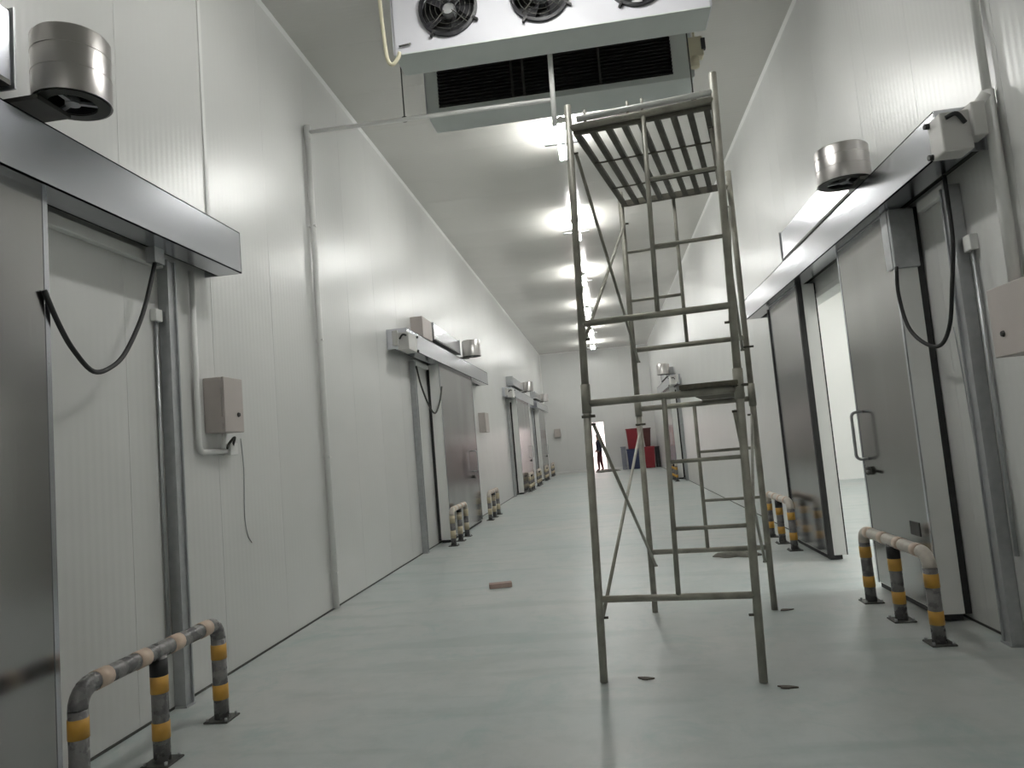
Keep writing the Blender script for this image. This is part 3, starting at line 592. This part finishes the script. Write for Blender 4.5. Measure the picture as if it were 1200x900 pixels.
# ------------------------------------------------------------------ scaffold tower
def scaffold():
    t = thing('scaffold_tower', 'two storey dirty steel scaffold tower with slatted top platform', 'scaffold', (.52, 5.24, 0))
    H = 3.45
    base = {'FL': (-.149, 4.469), 'FR': (.756, 4.349), 'RL': (.267, 6.131), 'RR': (1.19, 6.0)}
    topo = {'FL': (-.045, 4.469), 'FR': (.852, 4.349), 'RL': (.322, 6.131), 'RR': (1.215, 6.0)}
    ext = {'FL': 3.60, 'FR': 3.62, 'RL': 3.56, 'RR': 3.58}
    def at(k, z):
        f = z / H; return Vector((base[k][0] + (topo[k][0] - base[k][0]) * f, base[k][1], z))
    def mix(a, b, f): return a + (b - a) * f
    for k in base:
        MB().tube([at(k, 0.004), at(k, 1.70)], .0245, 14).build('leg', 'scaf', t)
        MB().tube([at(k, 1.70), at(k, ext[k])], .0235, 14).build('leg', 'scaf', t)
        MB().tube([at(k, 1.62), at(k, 1.80)], .030, 14).build('joint_sleeve', 'scaf', t)
    for (a, b, inner, near) in (('FL', 'FR', (.52, .52), ('FR', 'FR')), ('RL', 'RR', (.50, .49), ('RR', 'RL'))):
        for z, r in ((.49, .021), (1.68, .022), (2.18, .021), (3.45, .022)):
            MB().tube([at(a, z), at(b, z)], r, 12).build('crossbar', 'scaf', t)
        for lv, (zb, zt) in enumerate(((.49, 1.68), (2.18, 3.45))):
            f = inner[lv]
            MB().tube([mix(at(a, zb), at(b, zb), f), mix(at(a, zt), at(b, zt), f)], .0155, 10).build('ladder_upright', 'scaf', t)
            g = near[lv]
            for z in ((zb + (zt - zb) / 3), (zb + 2 * (zt - zb) / 3)):
                MB().tube([mix(at(a, z), at(b, z), f), at(g, z)], .0125, 10).build('rung', 'scaf', t)
    out = {'L': Vector((.036, 0, 0)), 'R': Vector((-.036, 0, 0))}
    for side, f_, r_ in (('L', 'FL', 'RL'), ('R', 'FR', 'RR')):
        for zb, zt in ((.38, 1.55), (2.08, 3.28)):
            for (p, zp, q, zq, o2) in ((f_, zt, r_, zb, 1.0), (f_, zb, r_, zt, .45)):
                A = at(p, zp) + out[side] * o2; B = at(q, zq) + out[side] * o2
                br = MB().tube([A, B], .0115, 10).build('cross_brace', 'scaf', t)
                for C_ in (at(p, zp), at(q, zq)):
                    MB().tube([C_, C_ + out[side] * 1.4], .008, 8).build('lock_pin', 'scaf_dark', br)
    # slatted platform
    z = 3.44
    pf = MB().bar(mix(at('FL', z), at('FR', z), .03) + Vector((0, .03, .0)), mix(at('FL', z), at('FR', z), .98) + Vector((0, .03, .0)), .03, .06).build('platform', 'scaf_dark', t)
    MB().bar(mix(at('RL', z), at('RR', z), .0) + Vector((0, -.05, .0)), mix(at('RL', z), at('RR', z), .95) + Vector((0, -.05, 0)), .03, .05).build('rear_ledger', 'scaf_dark', pf)
    for k in range(9):
        f = .05 + .9 * k / 8
        MB().bar(mix(at('FL', z), at('FR', z), f) + Vector((0, .04, -.01)), mix(at('RL', z), at('RR', z), f - .02) + Vector((0, -.06, -.01)), .038, .03).build('slat', 'scaf_dark', pf)
    for g in (.33, .67):
        MB().tube([mix(mix(at('FL', z), at('RL', z), g), mix(at('FR', z), at('RR', z), g), .04) - Vector((0, 0, .03)), mix(mix(at('FL', z), at('RL', z), g), mix(at('FR', z), at('RR', z), g), .96) - Vector((0, 0, .03))], .007, 8).build('cross_rod', 'scaf_dark', pf)
    # upper rail tube lying on the platform edge, couplers on the right post
    MB().tube([mix(at('FL', 3.5), at('FR', 3.5), .06), mix(at('FL', 3.5), at('FR', 3.5), .99)], .02, 12).build('edge_tube', 'pvc', t)  # scaffold tube, its white stands in for lamplight falling on it
    for k, zc in (('FR', 1.70), ('FL', 1.60), ('RR', 2.1), ('RL', 1.55)):
        MB().tube([at(k, zc) + Vector((-.034, -.02, 0)), at(k, zc) + Vector((.05, -.02, 0))], .009, 8).build('coupler', 'scaf_dark', t)
    for f in (.12, .42, .52):
        p = mix(at('FL', 3.45), at('FR', 3.45), f); MB().tube([p, p + Vector((0, 0, .1))], .009, 8).build('spigot', 'scaf', t)
    return t
scaffold()
tag(MB().hexa([(.46, 4.36, 1.705), (.80, 4.32, 1.705), (1.16, 6.05, 1.705), (.82, 6.10, 1.705), (.46, 4.36, 1.735), (.80, 4.32, 1.735), (1.16, 6.05, 1.735), (.82, 6.10, 1.735)]).build('scaffold_board', 'wood', bevel=.004), 'weathered board lying across the middle bars of the scaffold', 'board')

# ------------------------------------------------------------------ things at the far end
def bin_(x0, x1, y0, y1, z0, z1, m, label, taper=.04):
    t = thing('plastic_bin', label, 'bin', ((x0 + x1) / 2, (y0 + y1) / 2, z0), None)
    k = taper
    b = MB().hexa([(x0 + k, y0 + k, z0), (x1 - k, y0 + k, z0), (x1 - k, y1 - k, z0), (x0 + k, y1 - k, z0), (x0, y0, z1 - .06), (x1, y0, z1 - .06), (x1, y1, z1 - .06), (x0, y1, z1 - .06)]).build('body', m, t, bevel=.02)
    MB().box(x0 - .02, x1 + .02, y0 - .02, y1 + .02, z1 - .06, z1).build('lid', m, t, bevel=.015)
    return t
bin_(.90, 1.50, 33.3, 33.9, 0, .92, 'blue', 'navy plastic bin on the floor under the red bin')
bin_(.95, 1.58, 33.3, 33.9, .92, 1.85, 'red', 'bright red plastic bin stacked on the navy bin')
bin_(1.66, 2.14, 33.2, 33.8, 0, .97, 'red', 'red plastic bin on the floor under the maroon bin')
bin_(1.70, 2.05, 33.3, 33.75, .97, 1.82, 'darkred', 'tapered maroon bin stacked on the floor standing red bin', .06)
bin_(2.18, 2.36, 33.4, 33.85, 0, .95, 'black_glossy', 'narrow black bin between the red bin and the wall', .01)
bin_(.64, .86, 33.6, 33.95, 0, 1.05, 'paleblue', 'grey blue bin beside the navy bin', .01)

def lump(name, cx, cy, rx, ry, h, m, label, cat, seed=1, n=18):
    rnd = random.Random(seed); b = MB(); g = [[0] * (n + 1) for _ in range(n + 1)]
    ph = [rnd.uniform(0, 6) for _ in range(6)]
    for i in range(n + 1):
        for j in range(n + 1):
            u, v = i / n * 2 - 1, j / n * 2 - 1; R_ = math.sqrt(u * u + v * v) or 1; k = max(abs(u), abs(v)) / R_
            u2, v2 = u * k, v * k; e = 1 - (u2 * u2 + v2 * v2)
            edge = 1 + .18 * math.sin(3 * math.atan2(v2, u2) + ph[0]) + .1 * math.sin(7 * math.atan2(v2, u2) + ph[1])
            z = h * max(e, 0) ** .6 * (.6 + .25 * math.sin(5 * u2 + ph[2]) * math.cos(4 * v2 + ph[3]) + .2 * math.sin(11 * u2 + 7 * v2 + ph[4])) + .004
            b.v.append((cx + u2 * rx * edge, cy + v2 * ry * edge, max(z, .003)))
    for i in range(n):
        for j in range(n):
            a = i * (n + 1) + j; b.f.append((a, a + n + 1, a + n + 2, a + 1)); b.sm.append(True)
    nv = (n + 1) ** 2
    rim = [(i, 0) for i in range(n)] + [(n, j) for j in range(n)] + [(n - i, n) for i in range(n)] + [(0, n - j) for j in range(n)]
    ids = [i * (n + 1) + j for i, j in rim]; low = []
    for q in ids: low.append(len(b.v)); b.v.append((b.v[q][0], b.v[q][1], 0.0))
    for q in range(len(ids)):
        r_ = (q + 1) % len(ids); b.f.append((ids[q], ids[r_], low[r_], low[q])); b.sm.append(False)
    b.f.append(tuple(reversed(low))); b.sm.append(False)
    return tag(b.build(name, m, origin=(cx, cy, 0)), label, cat)
lump('dark_tarp', -.1, 33.2, .55, .75, .12, 'tarp', 'dark crumpled tarp on the floor between the exit and the bins', 'tarp', 3)
lump('rag_heap', 1.38, 8.66, .24, .20, .07, 'rag', 'crumpled grey rag heap on the floor behind the scaffold', 'rag', 5)
o = MB().box(-.12, .12, -.05, .05, 0, .05).build('broken_brick', 'brick', bevel=.006); o.location = (-1.24, 7.60, 0); o.rotation_euler.z = .2
tag(o, 'pinkish broken brick lying alone on the open floor', 'brick')
for k, (x, y_, a, lab) in enumerate(((.10, 4.50, -.3, 'small brown scrap on the floor between the scaffold feet'), (.86, 4.25, -.2, 'small brown scrap by the scaffold front foot'), (1.27, 5.98, .1, 'thin brown scrap by the scaffold rear foot'))):
    p = [(math.cos(q) * (.045 + .02 * math.sin(3 * q + k)), math.sin(q) * .022, 0) for q in [2 * math.pi * i / 10 for i in range(10)]]
    o = MB().poly(p, (0, 0, .008)).build('floor_scrap', 'chip'); o.location = (x, y_, 0.0); o.rotation_euler.z = a; tag(o, lab, 'scrap')

# ------------------------------------------------------------------ person in the exit
def person(x, y_, label):
    V = [(0, 0, .93), (0, 0, 1.10), (0, .0, 1.30), (0, .0, 1.42), (0, -.01, 1.50), (0, -.03, 1.60), (0, -.03, 1.68)]
    R_ = [.15, .135, .16, .13, .055, .095, .075]
    E_ = [(i, i + 1) for i in range(6)]
    def chain(root, pts, rad):
        p = root
        for q, r in zip(pts, rad): V.append(q); R_.append(r); E_.append((p, len(V) - 1)); p = len(V) - 1
        return p
    for s in (-1, 1):
        chain(3, [(s * .17, 0, 1.38), (s * .23, .03, 1.12), (s * .20, -.10, .95), (s * .17, -.16, .90)], [.065, .05, .04, .038])
        chain(0, [(s * .09, 0, .86), (s * .10, -.02 + s * .03, .48), (s * .10, .02 + s * .06, .09), (s * .11, -.12 + s * .06, .045)], [.10, .07, .045, .038])
    me = bpy.data.meshes.new('person'); me.from_pydata(V, E_, []); o = bpy.data.objects.new('person', me); COL.objects.link(o)
    md = o.modifiers.new('skin', 'SKIN'); md.use_smooth_shade = True
    if not me.skin_vertices: 
        bm = bmesh.new(); bm.from_mesh(me); bm.verts.layers.skin.verify(); bm.to_mesh(me); bm.free()
    for i, sv in enumerate(me.skin_vertices[0].data): sv.radius = (R_[i], R_[i]); sv.use_root = (i == 0)
    o.modifiers.new('sub', 'SUBSURF').levels = 2
    bpy.context.view_layer.update()
    ev = o.evaluated_get(bpy.context.evaluated_depsgraph_get()); nm = bpy.data.meshes.new_from_object(ev)
    o.modifiers.clear(); o.data = nm; nm.materials.clear()
    for k in ('top', 'trousers', 'skin'): nm.materials.append(M[k])
    zmin = min(v.co.z for v in nm.vertices)
    for v in nm.vertices: v.co.z -= zmin
    for p in nm.polygons:
        c = p.center; p.use_smooth = True
        p.material_index = 2 if (c.z > 1.46 or (c.z < .97 and c.y < -.11 and c.z > .7)) else (1 if c.z < .93 and abs(c.x) < .2 and c.y > -.12 or c.z < .8 else 0)
    o.location = (x, y_, 0); tag(o, label, 'person')
    h = MB().lathe((0, .0, 0), (0, 0, 1), [(.098, 1.60), (.108, 1.66), (.095, 1.72), (.05, 1.755), (0, 1.76)], 16).build('hair', 'hair'); h.parent = o
    smooth_by_angle(h, 80)
    return o
p = person(-.36, Y1 - .25, 'person in dark jacket and maroon trousers standing in the bright exit')
p.rotation_euler.z = math.radians(-70)
